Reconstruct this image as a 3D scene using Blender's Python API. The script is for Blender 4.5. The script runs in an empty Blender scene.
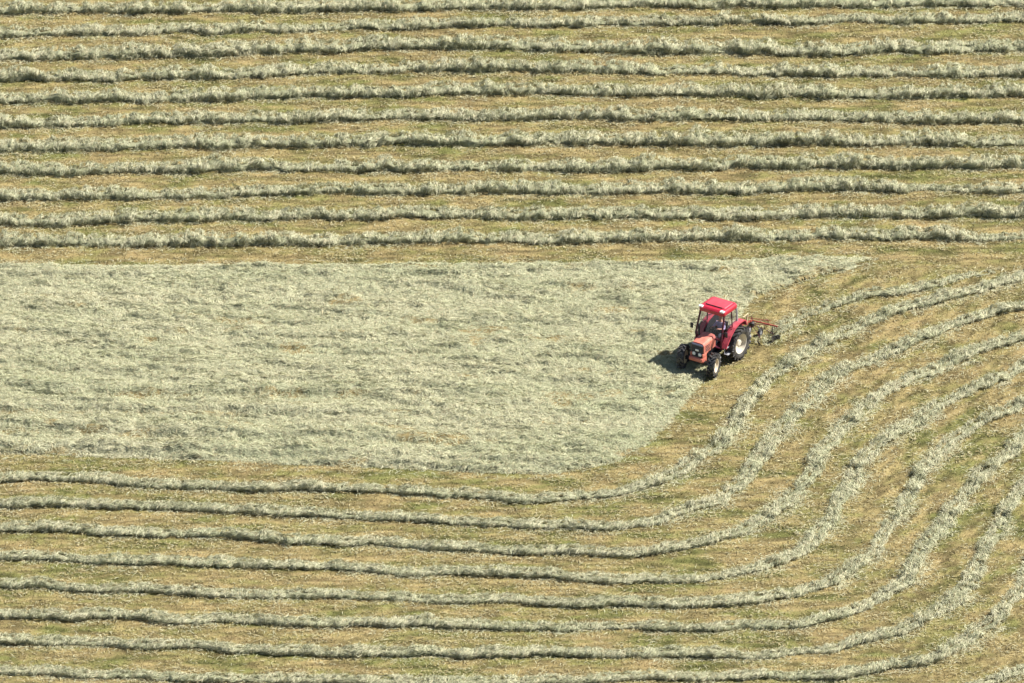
import bpy, bmesh, math
import numpy as np
from mathutils import Vector, Matrix

SC = bpy.context.scene
COL = SC.collection
R = math.radians

# ------------------------------------------------------------------ camera, sky, sun, exposure
PITCH, DIST, FPX = R(27), 400.0, 9000.0
cam_d = bpy.data.cameras.new("camera")
cam_d.sensor_width = 36.0
cam_d.lens = FPX * 36.0 / 1024.0
cam_d.clip_start, cam_d.clip_end = 1.0, 12000.0
cam = bpy.data.objects.new("camera", cam_d)
COL.objects.link(cam)
CP = np.array([0.0, -DIST * math.cos(PITCH), DIST * math.sin(PITCH)])
cam.location = CP
cam.rotation_euler = (math.pi / 2 - PITCH, 0, 0)
SC.camera = cam

SUN_EL, SUN_PHI = R(48), R(11)          # sun stands to the right, a little beyond the tractor
world = bpy.data.worlds.new("World")
SC.world = world
world.use_nodes = True
wn = world.node_tree.nodes
sky = wn.new("ShaderNodeTexSky")
sky.sky_type = 'NISHITA'
sky.sun_disc = False
sky.sun_elevation = SUN_EL
sky.sun_rotation = math.pi / 2 - SUN_PHI
world.node_tree.links.new(sky.outputs[0], wn["Background"].inputs[0])
wn["Background"].inputs[1].default_value = 0.06
sun_d = bpy.data.lights.new("sun", 'SUN')
sun_d.energy = 5.0
sun_d.angle = R(0.5)
sun_d.color = (1.0, 0.97, 0.925)
sun = bpy.data.objects.new("sun", sun_d)
COL.objects.link(sun)
sdir = Vector((math.cos(SUN_EL) * math.cos(SUN_PHI), math.cos(SUN_EL) * math.sin(SUN_PHI), math.sin(SUN_EL)))
sun.rotation_euler = sdir.to_track_quat('Z', 'Y').to_euler()
sun.location = sdir * 200
vs = SC.view_settings
vs.view_transform = 'Standard'
vs.look = 'None'
vs.gamma = 1.0
vs.use_curve_mapping = False
vs.exposure = 0.97


# ------------------------------------------------------------------ numeric helpers
def ground_at(px, py):
    """the point of the flat field seen at a pixel of the photograph"""
    px, py = np.asarray(px, float), np.asarray(py, float)
    a, b = (px - 512.0) / FPX, (341.5 - py) / FPX
    dx = a
    dy = math.cos(PITCH) + b * math.sin(PITCH)
    dz = -math.sin(PITCH) + b * math.cos(PITCH)
    k = -CP[2] / dz
    return np.stack([CP[0] + dx * k, CP[1] + dy * k], -1)


def project(p):
    d = p - CP
    zc = d[:, 1] * math.cos(PITCH) - d[:, 2] * math.sin(PITCH)
    yc = d[:, 1] * math.sin(PITCH) + d[:, 2] * math.cos(PITCH)
    return 512 + FPX * d[:, 0] / zc, 341.5 - FPX * yc / zc


def _hash(ix, iy, seed):
    h = (ix.astype(np.int64) * 374761393 + iy.astype(np.int64) * 668265263 + seed * 974711 + 1013) & 0xFFFFFFFF
    h = ((h ^ (h >> 13)) * 1274126177) & 0xFFFFFFFF
    h = ((h ^ (h >> 16)) * 2246822519) & 0xFFFFFFFF
    return ((h ^ (h >> 15)) & 0xFFFFFF) / float(0xFFFFFF)


def noise(x, y, seed=0):
    x, y = np.broadcast_arrays(np.asarray(x, float), np.asarray(y, float))
    ix, iy = np.floor(x), np.floor(y)
    fx, fy = x - ix, y - iy
    fx, fy = fx * fx * (3 - 2 * fx), fy * fy * (3 - 2 * fy)
    a = _hash(ix, iy, seed); b = _hash(ix + 1, iy, seed)
    c = _hash(ix, iy + 1, seed); d = _hash(ix + 1, iy + 1, seed)
    return (a * (1 - fx) + b * fx) * (1 - fy) + (c * (1 - fx) + d * fx) * fy


def fbm(x, y, seed=0, n=3):
    t, amp, s = 0.0, 1.0, 0.0
    for i in range(n):
        t = t + amp * noise(np.asarray(x) * 2 ** i + 17.3 * i, np.asarray(y) * 2 ** i - 9.1 * i, seed + 31 * i)
        s += amp; amp *= 0.55
    return t / s


def mix(a, b, t):
    return a + (b - a) * np.asarray(t)[..., None]


def step(lo, hi, v):
    t = np.clip((v - lo) / (hi - lo), 0, 1)
    return t * t * (3 - 2 * t)


RNG = np.random.default_rng(11)


def raw_mesh(name, verts, tris=None, quads=None, tint=None, mat=None, parent=None, smooth=False):
    me = bpy.data.meshes.new(name)
    verts = np.asarray(verts, np.float32)
    me.vertices.add(len(verts))
    me.vertices.foreach_set("co", verts.ravel())
    parts, starts, n = [], [], 0
    for f, k in ((quads, 4), (tris, 3)):
        if f is not None and len(f):
            parts.append(np.asarray(f, np.int32).ravel())
            starts.append(n + np.arange(len(f), dtype=np.int32) * k)
            n += len(f) * k
    li, ls = np.concatenate(parts), np.concatenate(starts)
    me.loops.add(len(li))
    me.loops.foreach_set("vertex_index", li)
    me.polygons.add(len(ls))
    me.polygons.foreach_set("loop_start", ls)
    if smooth:
        me.polygons.foreach_set("use_smooth", np.ones(len(ls), bool))
    if tint is not None:
        at = me.attributes.new("tint", 'FLOAT_COLOR', 'POINT')
        c = np.ones((len(verts), 4), np.float32)
        c[:, :3] = tint
        at.data.foreach_set("color", c.ravel())
    me.update(calc_edges=True)
    if mat:
        me.materials.append(mat)
    o = bpy.data.objects.new(name, me)
    COL.objects.link(o)
    o.parent = parent
    return o


def tag(o, label=None, cat=None, group=None, kind=None):
    for k, v in (("label", label), ("category", cat), ("group", group), ("kind", kind)):
        if v:
            o[k] = v
    return o


def blades(P0, P1, P2, w, side):
    """bent tapering stalks: five vertices, a quad and a tip triangle each"""
    n = len(P0)
    V = np.empty((n, 5, 3))
    hw = (w * 0.5)[:, None]
    V[:, 0] = P0 - side * hw * 0.7
    V[:, 1] = P0 + side * hw * 0.7
    V[:, 2] = P1 - side * hw
    V[:, 3] = P1 + side * hw
    V[:, 4] = P2
    b = (np.arange(n) * 5)[:, None]
    return V.reshape(-1, 3), b + np.array([[2, 3, 4]]), b + np.array([[0, 1, 3, 2]])


def unit(v):
    return v / np.maximum(np.linalg.norm(v, axis=-1, keepdims=True), 1e-9)


# ------------------------------------------------------------------ materials
def stalk_material(name, trans, rough=0.75):
    m = bpy.data.materials.new(name)
    m.use_nodes = True
    nt = m.node_tree
    nd, ln = nt.nodes, nt.links
    bs = nd["Principled BSDF"]
    at = nd.new("ShaderNodeAttribute"); at.attribute_name = "tint"
    tc = nd.new("ShaderNodeTexCoord")
    nz = nd.new("ShaderNodeTexNoise"); nz.inputs["Scale"].default_value = 9.0; nz.inputs["Detail"].default_value = 3.0
    ln.new(tc.outputs["Object"], nz.inputs["Vector"])
    mr = nd.new("ShaderNodeMapRange"); mr.inputs["To Min"].default_value = 0.8; mr.inputs["To Max"].default_value = 1.2
    ln.new(nz.outputs["Fac"], mr.inputs["Value"])
    mx = nd.new("ShaderNodeVectorMath"); mx.operation = 'SCALE'
    ln.new(at.outputs["Color"], mx.inputs[0]); ln.new(mr.outputs["Result"], mx.inputs["Scale"])
    ln.new(mx.outputs[0], bs.inputs["Base Color"])
    bs.inputs["Roughness"].default_value = rough
    bs.inputs["Specular IOR Level"].default_value = 0.25
    if trans > 0:
        tr = nd.new("ShaderNodeBsdfTranslucent")
        ln.new(mx.outputs[0], tr.inputs["Color"])
        ms = nd.new("ShaderNodeMixShader"); ms.inputs[0].default_value = trans
        ln.new(bs.outputs[0], ms.inputs[1]); ln.new(tr.outputs[0], ms.inputs[2])
        ln.new(ms.outputs[0], nd["Material Output"].inputs["Surface"])
    return m


def ground_material():
    m = bpy.data.materials.new("mown_ground")
    m.use_nodes = True
    nt = m.node_tree
    nd, ln = nt.nodes, nt.links
    bs = nd["Principled BSDF"]
    at = nd.new("ShaderNodeAttribute"); at.attribute_name = "tint"
    tc = nd.new("ShaderNodeTexCoord")
    mp = nd.new("ShaderNodeMapping"); mp.inputs["Scale"].default_value = (5, 9, 9)
    ln.new(tc.outputs["Object"], mp.inputs[0])
    nz = nd.new("ShaderNodeTexNoise"); nz.inputs["Scale"].default_value = 1.5; nz.inputs["Detail"].default_value = 6.0
    nz.inputs["Roughness"].default_value = 0.7
    ln.new(mp.outputs[0], nz.inputs["Vector"])
    mr = nd.new("ShaderNodeMapRange"); mr.inputs["To Min"].default_value = 0.45; mr.inputs["To Max"].default_value = 1.5
    ln.new(nz.outputs["Fac"], mr.inputs["Value"])
    mx = nd.new("ShaderNodeVectorMath"); mx.operation = 'SCALE'
    ln.new(at.outputs["Color"], mx.inputs[0]); ln.new(mr.outputs["Result"], mx.inputs["Scale"])
    ln.new(mx.outputs[0], bs.inputs["Base Color"])
    bp = nd.new("ShaderNodeBump"); bp.inputs["Distance"].default_value = 0.05; bp.inputs["Strength"].default_value = 0.8
    ln.new(nz.outputs["Fac"], bp.inputs["Height"]); ln.new(bp.outputs[0], bs.inputs["Normal"])
    bs.inputs["Roughness"].default_value = 0.95
    bs.inputs["Specular IOR Level"].default_value = 0.1
    return m


def plain(name, col, rough=0.5, metal=0.0, vary=0.12, dust=0.0, spec=0.5, coat=0.0):
    m = bpy.data.materials.new(name)
    m.use_nodes = True
    nt = m.node_tree
    nd, ln = nt.nodes, nt.links
    bs = nd["Principled BSDF"]
    tc = nd.new("ShaderNodeTexCoord")
    nz = nd.new("ShaderNodeTexNoise"); nz.inputs["Scale"].default_value = 4.5; nz.inputs["Detail"].default_value = 6
    ln.new(tc.outputs["Object"], nz.inputs["Vector"])
    rp = nd.new("ShaderNodeValToRGB")
    c = np.array(col)
    d = np.array((0.36, 0.31, 0.2))
    lo, hi = c * (1 - vary), np.clip(c * (1 + vary), 0, 1) * (1 - dust) + d * dust
    rp.color_ramp.elements[0].position, rp.color_ramp.elements[1].position = 0.35, 0.68
    rp.color_ramp.elements[0].color = (*lo, 1); rp.color_ramp.elements[1].color = (*hi, 1)
    ln.new(nz.outputs["Fac"], rp.inputs[0]); ln.new(rp.outputs[0], bs.inputs["Base Color"])
    bs.inputs["Roughness"].default_value = rough
    bs.inputs["Metallic"].default_value = metal
    bs.inputs["Specular IOR Level"].default_value = spec
    bs.inputs["Coat Weight"].default_value = coat
    return m


def glass_material():
    m = bpy.data.materials.new("cab_glass")
    m.use_nodes = True
    nt = m.node_tree
    nd, ln = nt.nodes, nt.links
    nd.remove(nd["Principled BSDF"])
    tr = nd.new("ShaderNodeBsdfTransparent"); tr.inputs[0].default_value = (0.95, 0.94, 0.96, 1)
    gl = nd.new("ShaderNodeBsdfGlossy"); gl.inputs["Roughness"].default_value = 0.05
    fr = nd.new("ShaderNodeFresnel"); fr.inputs[0].default_value = 1.5
    ms = nd.new("ShaderNodeMixShader")
    ge = nd.new("ShaderNodeNewGeometry")
    fl = nd.new("ShaderNodeMath"); fl.operation = 'SUBTRACT'; fl.inputs[0].default_value = 1.0; ln.new(ge.outputs["Backfacing"], fl.inputs[1])
    fm = nd.new("ShaderNodeMath"); fm.operation = 'MULTIPLY'; ln.new(fr.outputs[0], fm.inputs[0]); ln.new(fl.outputs[0], fm.inputs[1])
    ln.new(fm.outputs[0], ms.inputs[0]); ln.new(tr.outputs[0], ms.inputs[1]); ln.new(gl.outputs[0], ms.inputs[2])
    ln.new(ms.outputs[0], nd["Material Output"].inputs["Surface"])
    return m


M_HAY = stalk_material("drying_hay", 0.12)
M_STUB = stalk_material("stubble", 0.15, 0.85)
M_GROUND = ground_material()
M_ROOF = plain("crimson_roof_paint", (0.44, 0.015, 0.034), 0.42, coat=0.3, vary=0.08)
M_HOOD = plain("faded_orange_red_paint", (0.60, 0.165, 0.115), 0.55, vary=0.14, dust=0.22)
M_FEND = plain("sunbleached_red_paint", (0.46, 0.048, 0.075), 0.5, vary=0.14, dust=0.12)
M_DARKRED = plain("dark_red_paint", (0.09, 0.008, 0.022), 0.5)
M_BLACK = plain("black_metal", (0.02, 0.021, 0.027), 0.5, vary=0.3)
M_GREY = plain("grey_metal", (0.42, 0.42, 0.44), 0.45, metal=0.3)
M_TYRE = plain("dusty_rubber", (0.022, 0.023, 0.03), 0.55, vary=0.3, dust=0.18)
M_RIM = plain("dusty_cream_rim", (0.62, 0.56, 0.45), 0.55, vary=0.1, dust=0.35)
M_RUSTRIM = plain("rusty_cream_rim", (0.62, 0.52, 0.38), 0.6, vary=0.2, dust=0.2)
M_WHITE = plain("white_lens", (0.8, 0.8, 0.78), 0.25, vary=0.04)
M_GLASS = glass_material()
M_SEAT = plain("worn_black_vinyl", (0.03, 0.03, 0.035), 0.6)
M_SKIN = plain("skin", (0.5, 0.27, 0.18), 0.55, vary=0.06)
M_SHIRT = plain("grey_violet_cotton", (0.42, 0.37, 0.52), 0.85, vary=0.1)
M_TROUSER = plain("dark_work_trousers", (0.035, 0.04, 0.06), 0.85)
M_HAIR = plain("brown_hair", (0.06, 0.035, 0.02), 0.7)
M_RAKE = plain("rake_red_paint", (0.30, 0.04, 0.028), 0.5, vary=0.25, dust=0.1)
M_CREAM = plain("faded_yellow_paint", (0.62, 0.5, 0.3), 0.6, vary=0.15)
M_CURTAIN = plain("black_canvas", (0.03, 0.031, 0.032), 0.85, vary=0.3, dust=0.35)
M_STEEL = plain("spring_steel", (0.06, 0.055, 0.05), 0.45, metal=0.6)

# ------------------------------------------------------------------ the ground
STRAW = np.array((0.305, 0.240, 0.104))
TAN = np.array((0.255, 0.190, 0.088))
OLIVE = np.array((0.190, 0.172, 0.062))
GREEN = np.array((0.125, 0.138, 0.040))


def stubble_tint(x, y):
    """how ripe or green the cut stubble is at a point: fine lines along the way the mower went, ragged patches across"""
    w = step(-1, 5, x - 8 - 0.25 * np.abs(y)) * step(8.5, 6.0, y)     # on the right the mower went round the bend
    c60, s60 = math.cos(R(58)), math.sin(R(58))
    p, q = x * c60 + y * s60, -x * s60 + y * c60
    a = fbm(x / 1.9, y / 0.7, 3, 4) * (1 - w) + fbm(p / 1.6, q / 0.9, 4, 4) * w
    c = fbm(x / 0.40, y / 0.3, 15, 2)
    f = fbm(x / 0.9, y / 0.13, 19, 3) * (1 - w) + fbm(p / 0.6, q / 0.22, 20, 3) * w
    t = mix(mix(STRAW, TAN, step(0.3, 0.7, c)), OLIVE, step(0.36, 0.64, a * 0.65 + c * 0.35))
    t = mix(t, GREEN, step(0.56, 0.74, a) * 0.6)
    return t * (0.48 + 1.04 * step(0.24, 0.76, f * 0.7 + c * 0.3))[..., None]


def ground_height(x, y):
    return 0.035 * (fbm(x / 1.6, y / 0.9, 41, 3) - 0.5)


xs = np.concatenate([np.geomspace(-3000, -30, 14)[:-1], np.arange(-30, 30.01, 0.16), np.geomspace(30, 3000, 14)[1:]])
ys = np.concatenate([-np.geomspace(3000, 44, 14)[:-1][::1], np.arange(-44, 48.01, 0.13), np.geomspace(48, 3000, 14)[1:]])
GX, GY = np.meshgrid(xs, ys)
inner = (np.abs(GX) <= 30) & (GY >= -44) & (GY <= 48)
GZ = np.where(inner, ground_height(GX, GY), 0.0)
nx, ny = len(xs), len(ys)
idx = np.arange(nx * ny).reshape(ny, nx)
quads = np.stack([idx[:-1, :-1], idx[:-1, 1:], idx[1:, 1:], idx[1:, :-1]], -1).reshape(-1, 4)
gt = stubble_tint(GX.ravel(), GY.ravel()) * 0.85
ground = raw_mesh("field_ground", np.stack([GX, GY, GZ], -1).reshape(-1, 3), quads=quads, tint=gt, mat=M_GROUND, smooth=True)
tag(ground, "mown hay meadow ground, tan and olive between the windrows", "ground", kind="structure")

# ------------------------------------------------------------------ the outline of the loose hay that is still to be raked
EDGE = np.array([(-60, 267), (0, 266.5), (100, 266.5), (300, 265.5), (512, 264.5), (612, 264), (720, 262), (824, 259), (860, 258.5), (886, 259),
                 (873, 263.6), (851, 270.5), (823, 276), (800, 283), (768, 291), (747, 302), (727, 340), (716, 362), (703, 380), (686, 400), (668, 423),
                 (645, 445), (617, 461), (589, 467.6), (554, 473), (505, 472.5), (480, 471.5), (400, 468.5), (300, 464.5), (240, 461.5),
                 (100, 456.5), (0, 453.5), (-60, 451)])
EDGE_W = ground_at(EDGE[:, 0], EDGE[:, 1])


def edge_distance(x, y):
    """metres inside (positive) or outside the outline of the loose hay"""
    x, y = np.asarray(x, float), np.asarray(y, float)
    best = np.full(x.shape, 1e9)
    ins = np.zeros(x.shape, bool)
    n = len(EDGE_W)
    for i in range(n):
        x0, y0 = EDGE_W[i]; x1, y1 = EDGE_W[(i + 1) % n]
        dx, dy = x1 - x0, y1 - y0
        t = np.clip(((x - x0) * dx + (y - y0) * dy) / (dx * dx + dy * dy), 0, 1)
        best = np.minimum(best, np.hypot(x - x0 - t * dx, y - y0 - t * dy))
        with np.errstate(divide='ignore', invalid='ignore'):
            ins ^= ((y0 > y) != (y1 > y)) & (x < dx * (y - y0) / (dy if dy else 1e-9) + x0)
    return np.where(ins, best, -best)


def in_view(x, y, margin=70):
    u, v = project(np.stack([x, y, np.zeros_like(x)], -1))
    return (u > -margin) & (u < 1024 + margin) & (v > -margin) & (v < 683 + margin)


PALE = np.array((0.59, 0.56, 0.37))
SAGE = np.array((0.435, 0.457, 0.27))
BUFF = np.array((0.485, 0.405, 0.245))
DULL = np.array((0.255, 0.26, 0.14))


def hay_tint(n, green):
    r = RNG.random(n)
    t = mix(np.broadcast_to(PALE, (n, 3)), SAGE, np.clip(green + RNG.normal(0, 0.25, n), 0, 1))
    t = mix(t, BUFF, (r < 0.13) * 0.8)
    t = mix(t, DULL, (r > 0.90) * 0.8)
    return t * (1 + RNG.normal(0, 0.10, n))[:, None].clip(0.6, 1.35)


# ------------------------------------------------------------------ stubble
def make_stubble(n):
    x = RNG.uniform(-30, 30, n); y = RNG.uniform(-42, 46, n)
    k = in_view(x, y) & (edge_distance(x, y) < 0.4)
    x, y = x[k], y[k]
    # the stubble stands in tufts with bare, trodden patches between
    d = fbm(x / 0.5, y / 0.28, 77, 2)
    k = RNG.random(len(x)) < 0.25 + 1.1 * d
    x, y = x[k], y[k]
    n = len(x)
    z = ground_height(x, y)
    L = RNG.uniform(0.04, 0.13, n)
    az = RNG.uniform(0, 2 * math.pi, n)
    lean = RNG.uniform(0.3, 1.3, n)
    d = np.stack([np.cos(az) * np.sin(lean), np.sin(az) * np.sin(lean), np.cos(lean)], -1)
    side = unit(np.cross(d, RNG.normal(size=(n, 3))))
    B = np.stack([x, y, z - 0.01], -1)
    w = RNG.uniform(0.010, 0.042, n)
    V = np.empty((n, 3, 3))
    V[:, 0] = B - side * w[:, None] * .5; V[:, 1] = B + side * w[:, None] * .5; V[:, 2] = B + d * L[:, None]
    t = stubble_tint(x, y) * (1 + RNG.normal(0, 0.30, n)).clip(0.42, 1.9)[:, None]
    o = raw_mesh("stubble", V.reshape(-1, 3), tris=np.arange(n * 3).reshape(-1, 3), tint=np.repeat(t, 3, 0), mat=M_STUB)
    tag(o, "short cut stubble, straw coloured with green patches, all over the mown ground", "stubble", kind="stuff")


make_stubble(1150000)


# ------------------------------------------------------------------ windrows
def resample(pts, ds):
    pts = np.asarray(pts, float)
    for _ in range(2):                                   # corner cutting, keeps the ends
        q = [pts[0]]
        for i in range(len(pts) - 1):
            q += [pts[i] * .75 + pts[i + 1] * .25, pts[i] * .25 + pts[i + 1] * .75]
        q.append(pts[-1]); pts = np.array(q)
    s = np.concatenate([[0], np.cumsum(np.linalg.norm(np.diff(pts, axis=0), axis=1))])
    n = int(s[-1] / ds) + 1
    si = np.linspace(0, s[-1], n)
    p = np.stack([np.interp(si, s, pts[:, k]) for k in (0, 1)], -1)
    ker = np.ones(9) / 9
    pad = np.pad(p, ((4, 4), (0, 0)), mode='edge')
    sm = np.stack([np.convolve(pad[:, k], ker, 'valid') for k in (0, 1)], -1)
    sm[:4], sm[-4:] = p[:4], p[-4:]
    return si, sm


class Row:
    """a ridge of raked hay along a line on the ground"""
    def __init__(self, pix, half, high, seed, thin=(), fade=(False, False), under=0.36, rough=1.0):
        self.under, self.rough = under, rough
        pix = np.asarray(pix, float)
        w = ground_at(pix[:, 0], pix[:, 1] + 2.0)
        self.s, self.c = resample(w, 0.06)
        t = unit(np.gradient(self.c, axis=0))
        self.t, self.n = t, np.stack([-t[:, 1], t[:, 0]], -1)
        s = self.s
        self.seed = seed
        curve = np.abs(t[:, 1]); self.steep = step(0.35, 0.8, curve)
        k = np.ones(len(s))
        u, _ = project(np.concatenate([self.c, np.zeros((len(s), 1))], 1))
        for (a, b, f) in thin:                           # stretches where the row runs thin
            k *= 1 - (1 - f) * step(a - 18, a + 6, u) * (1 - step(b - 6, b + 18, u))
        if fade[0]: k *= step(0, 2.5, s) * .9 + .1
        if fade[1]: k *= step(0, 4.5, s[-1] - s) * .9 + .1
        big = fbm(s / 2.6, seed, seed, 2); mid = fbm(s / 0.85, seed + 3, seed + 1, 2)
        self.h = high * (0.30 + 0.65 * (1 - rough) + (0.75 * big + 0.65 * mid - .7) * (.6 + .5 * rough) + .7 * (.3 + .7 * rough)) * k * (1 - 0.46 * self.steep) * (1 + self.steep * 1.2 * step(.62, .8, noise(s / 0.75, seed + 2, seed + 9)))
        self.a = half * (0.62 + 0.42 * fbm(s / 1.8, seed + 7, seed + 2, 2) + 0.36 * mid) * (0.45 + 0.55 * k) * (1 + 0.16 * self.steep)
        self.w = 0.55 * (fbm(s / 1.7, seed + 11, seed + 4, 4) - 0.5)

    def at(self, s, th, out=0.0):
        f = lambda v: np.interp(s, self.s, v)
        lump = 0.6 * (fbm(s / 0.40, th * 1.1 + 40, self.seed + 20, 3) - 0.5) + 0.55 * (fbm(s / 0.9, th * .8 + 20, self.seed + 21, 2) - 0.5)
        rr = 1 + self.rough * lump + out
        a, h = f(self.a) * rr, f(self.h) * rr
        ct, st = np.cos(th), np.sin(th)
        off = f(self.w) + 0.92 * a * np.sign(ct) * np.abs(ct) ** 0.48 * (1 - self.under + self.under * step(0.0, 0.5, st + 0.7 * (fbm(s / .35, 9, self.seed + 33, 2) - .5)))
        z = h * np.maximum(st, 0) ** 0.7
        cx, cy = f(self.c[:, 0]), f(self.c[:, 1])
        n0, n1 = f(self.n[:, 0]), f(self.n[:, 1])
        return np.stack([cx + n0 * off, cy + n1 * off, z], -1)


def make_windrow(row, label, group, per_m, lay, spread, name="windrow"):
    s0 = row.s[-1]
    # the packed core
    ns, nt = int(s0 / 0.09) + 1, 13
    S, T = np.meshgrid(np.linspace(0, s0, ns), np.linspace(0, math.pi, nt), indexing='ij')
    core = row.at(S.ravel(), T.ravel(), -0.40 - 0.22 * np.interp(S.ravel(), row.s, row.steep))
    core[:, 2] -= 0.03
    ci = np.arange(ns * nt).reshape(ns, nt)
    cq = np.stack([ci[:-1, :-1], ci[1:, :-1], ci[1:, 1:], ci[:-1, 1:]], -1).reshape(-1, 4)
    ct = mix(hay_tint(len(core), 0.6), DULL, 0.6) * 0.75  # core tint darkened to paint in the shade deep between the stalks
    # the stalks
    n = int(s0 * per_m)
    nt_ = n // 11                                        # stalks lie together in wisps
    ts = RNG.uniform(0, s0, nt_)
    tt = np.clip(RNG.normal(math.pi / 2, 0.85, nt_), 0.02, math.pi - 0.02)
    pock = fbm(ts / 0.30, tt * 1.3, row.seed + 55, 2)
    gone = RNG.random(nt_) > step(0.28, 0.55, pock) * min(.95, .85 * row.rough) + 1 - min(.95, .85 * row.rough)
    j = RNG.integers(0, nt_, n); j = j[~gone[j]]; n = len(j)
    tuft_ang, tuft_out, tuft_len, tuft_tone = RNG.normal(0, 1, nt_), RNG.normal(0, 1, nt_), RNG.uniform(.7, 1.3, nt_), RNG.normal(0, 1, nt_)
    s = np.clip(ts[j] + RNG.normal(0, 0.05, n), 0, s0)
    th = np.clip(tt[j] + RNG.normal(0, 0.14, n), 0.02, math.pi - 0.02)
    hh = np.interp(s, row.s, row.h)
    keep = RNG.random(n) < np.clip(0.35 + hh / 0.30, 0.3, 1) * (1 - .3 * np.interp(s, row.s, row.steep)) 
    s, th, j = s[keep], th[keep], j[keep]; n = len(s)
    P = row.at(s, th, RNG.normal(-0.04, 0.05, n) + 0.065 * row.rough * tuft_out[j] + (RNG.normal(0, 0.16, n) + .05 * tuft_out[j]) * np.interp(s, row.s, row.steep))
    e = 0.03
    Ts = unit(row.at(np.clip(s + e, 0, s0), th) - row.at(np.clip(s - e, 0, s0), th))
    Tt = unit(row.at(s, np.clip(th - e, 0, math.pi)) - row.at(s, np.clip(th + e, 0, math.pi)))   # points to the +n side
    N = np.cross(Ts, Tt); N *= np.sign(N[:, 2:3] + 1e-6)
    steep = np.interp(s, row.s, row.steep)
    clump = fbm(s / 0.5, th, row.seed + 60, 2) - 0.5
    ang = lay + RNG.normal(0, .22, n) + tuft_ang[j] * (spread + 0.15 * steep) + clump * 2.2
    ang = np.where(RNG.random(n) < 0.10, RNG.uniform(-math.pi, math.pi, n), ang)
    d = Ts * np.cos(ang)[:, None] + Tt * np.sin(ang)[:, None]
    L = RNG.uniform(0.10, 0.33, n) * tuft_len[j] * (0.75 + 0.25 * np.clip(np.interp(s, row.s, row.h) / 0.24, 0, 1))
    lift = RNG.gamma(1.5, 0.020, n)
    P1 = P + N * lift[:, None] + np.cross(N, d) * (L * RNG.normal(0, .16, n))[:, None]
    P0 = P - d * (L * 0.5)[:, None] - N * RNG.uniform(0, 0.05, n)[:, None]
    tipn = RNG.normal(-0.02, 0.045, n)
    P2 = P + d * (L * 0.5)[:, None] + N * tipn[:, None]
    for q in (P0, P1, P2):
        q[:, 2] = np.maximum(q[:, 2], 0.012)
    side = unit(np.cross(d, N + RNG.normal(0, 0.45, (n, 3))))
    w = RNG.uniform(0.007, 0.026, n)
    V, t3, q4 = blades(P0, P1, P2, w, side)
    green = 0.30 + 0.9 * (fbm(s / 2.2, th * .4, row.seed + 90, 2) - 0.5) + .2 * tuft_tone[j]
    # greener raked-up tufts, darkened to paint the ridge's shaded patches into the colour
    shaded_tuft = step(0.3, 1.5, tuft_tone + 1.6 * (fbm(ts / 0.5, tt * 1.2, row.seed + 95, 2) - .5) * 2)[j]
    tint = mix(hay_tint(n, green), DULL * 0.85, shaded_tuft * 0.75) * 0.96
    tint = np.repeat(tint, 5, 0)
    # stray stalks lying beside the ridge
    m = int(s0 * per_m * 0.19)
    s = RNG.uniform(0, s0, m)
    keep = RNG.random(m) < step(0.35, 0.7, fbm(s / 1.6, 5, row.seed + 70, 2)) * (0.5 + 0.9 * np.interp(s, row.s, row.steep)) + .08
    s = s[keep]; m = len(s)
    aa = np.interp(s, row.s, row.a)
    off = np.interp(s, row.s, row.w) + np.sign(RNG.normal(-0.25, 1, m)) * (aa * 0.8 + RNG.gamma(1.4, 0.17, m))
    c = np.stack([np.interp(s, row.s, row.c[:, k]) + np.interp(s, row.s, row.n[:, k]) * off for k in (0, 1)] + [np.full(m, 0.03)], -1)
    az = RNG.uniform(0, 2 * math.pi, m)
    d = np.stack([np.cos(az), np.sin(az), RNG.normal(0, .12, m)], -1)
    L = RNG.uniform(0.1, 0.35, m)[:, None]
    up = np.array((0, 0, 1.0))
    V2, t32, q42 = blades(c - d * L / 2, c + up * 0.03, c + d * L / 2, RNG.uniform(0.008, 0.022, m), unit(np.cross(d, up + RNG.normal(0, .5, (m, 3)))))
    V2[:, 2] = np.maximum(V2[:, 2], 0.012)
    tint2 = np.repeat(hay_tint(m, 0.3), 5, 0)
    k1, k2 = len(core), len(core) + len(V)
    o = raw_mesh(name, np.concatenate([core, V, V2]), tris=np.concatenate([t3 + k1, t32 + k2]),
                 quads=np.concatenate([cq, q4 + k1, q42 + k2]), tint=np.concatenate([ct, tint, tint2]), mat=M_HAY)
    return tag(o, label, "windrow", group)


def ext(pts, left=True, right=True, by=70):
    """carry a line on beyond the frame"""
    p = [tuple(q) for q in pts]
    if left:
        (x0, y0), (x1, y1) = p[0], p[1]
        k = by / math.hypot(x0 - x1, y0 - y1); p.insert(0, (x0 + (x0 - x1) * k, y0 + (y0 - y1) * k))
    if right:
        (x0, y0), (x1, y1) = p[-1], p[-2]
        k = by / math.hypot(x0 - x1, y0 - y1); p.append((x0 + (x0 - x1) * k, y0 + (y0 - y1) * k))
    return p


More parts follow.
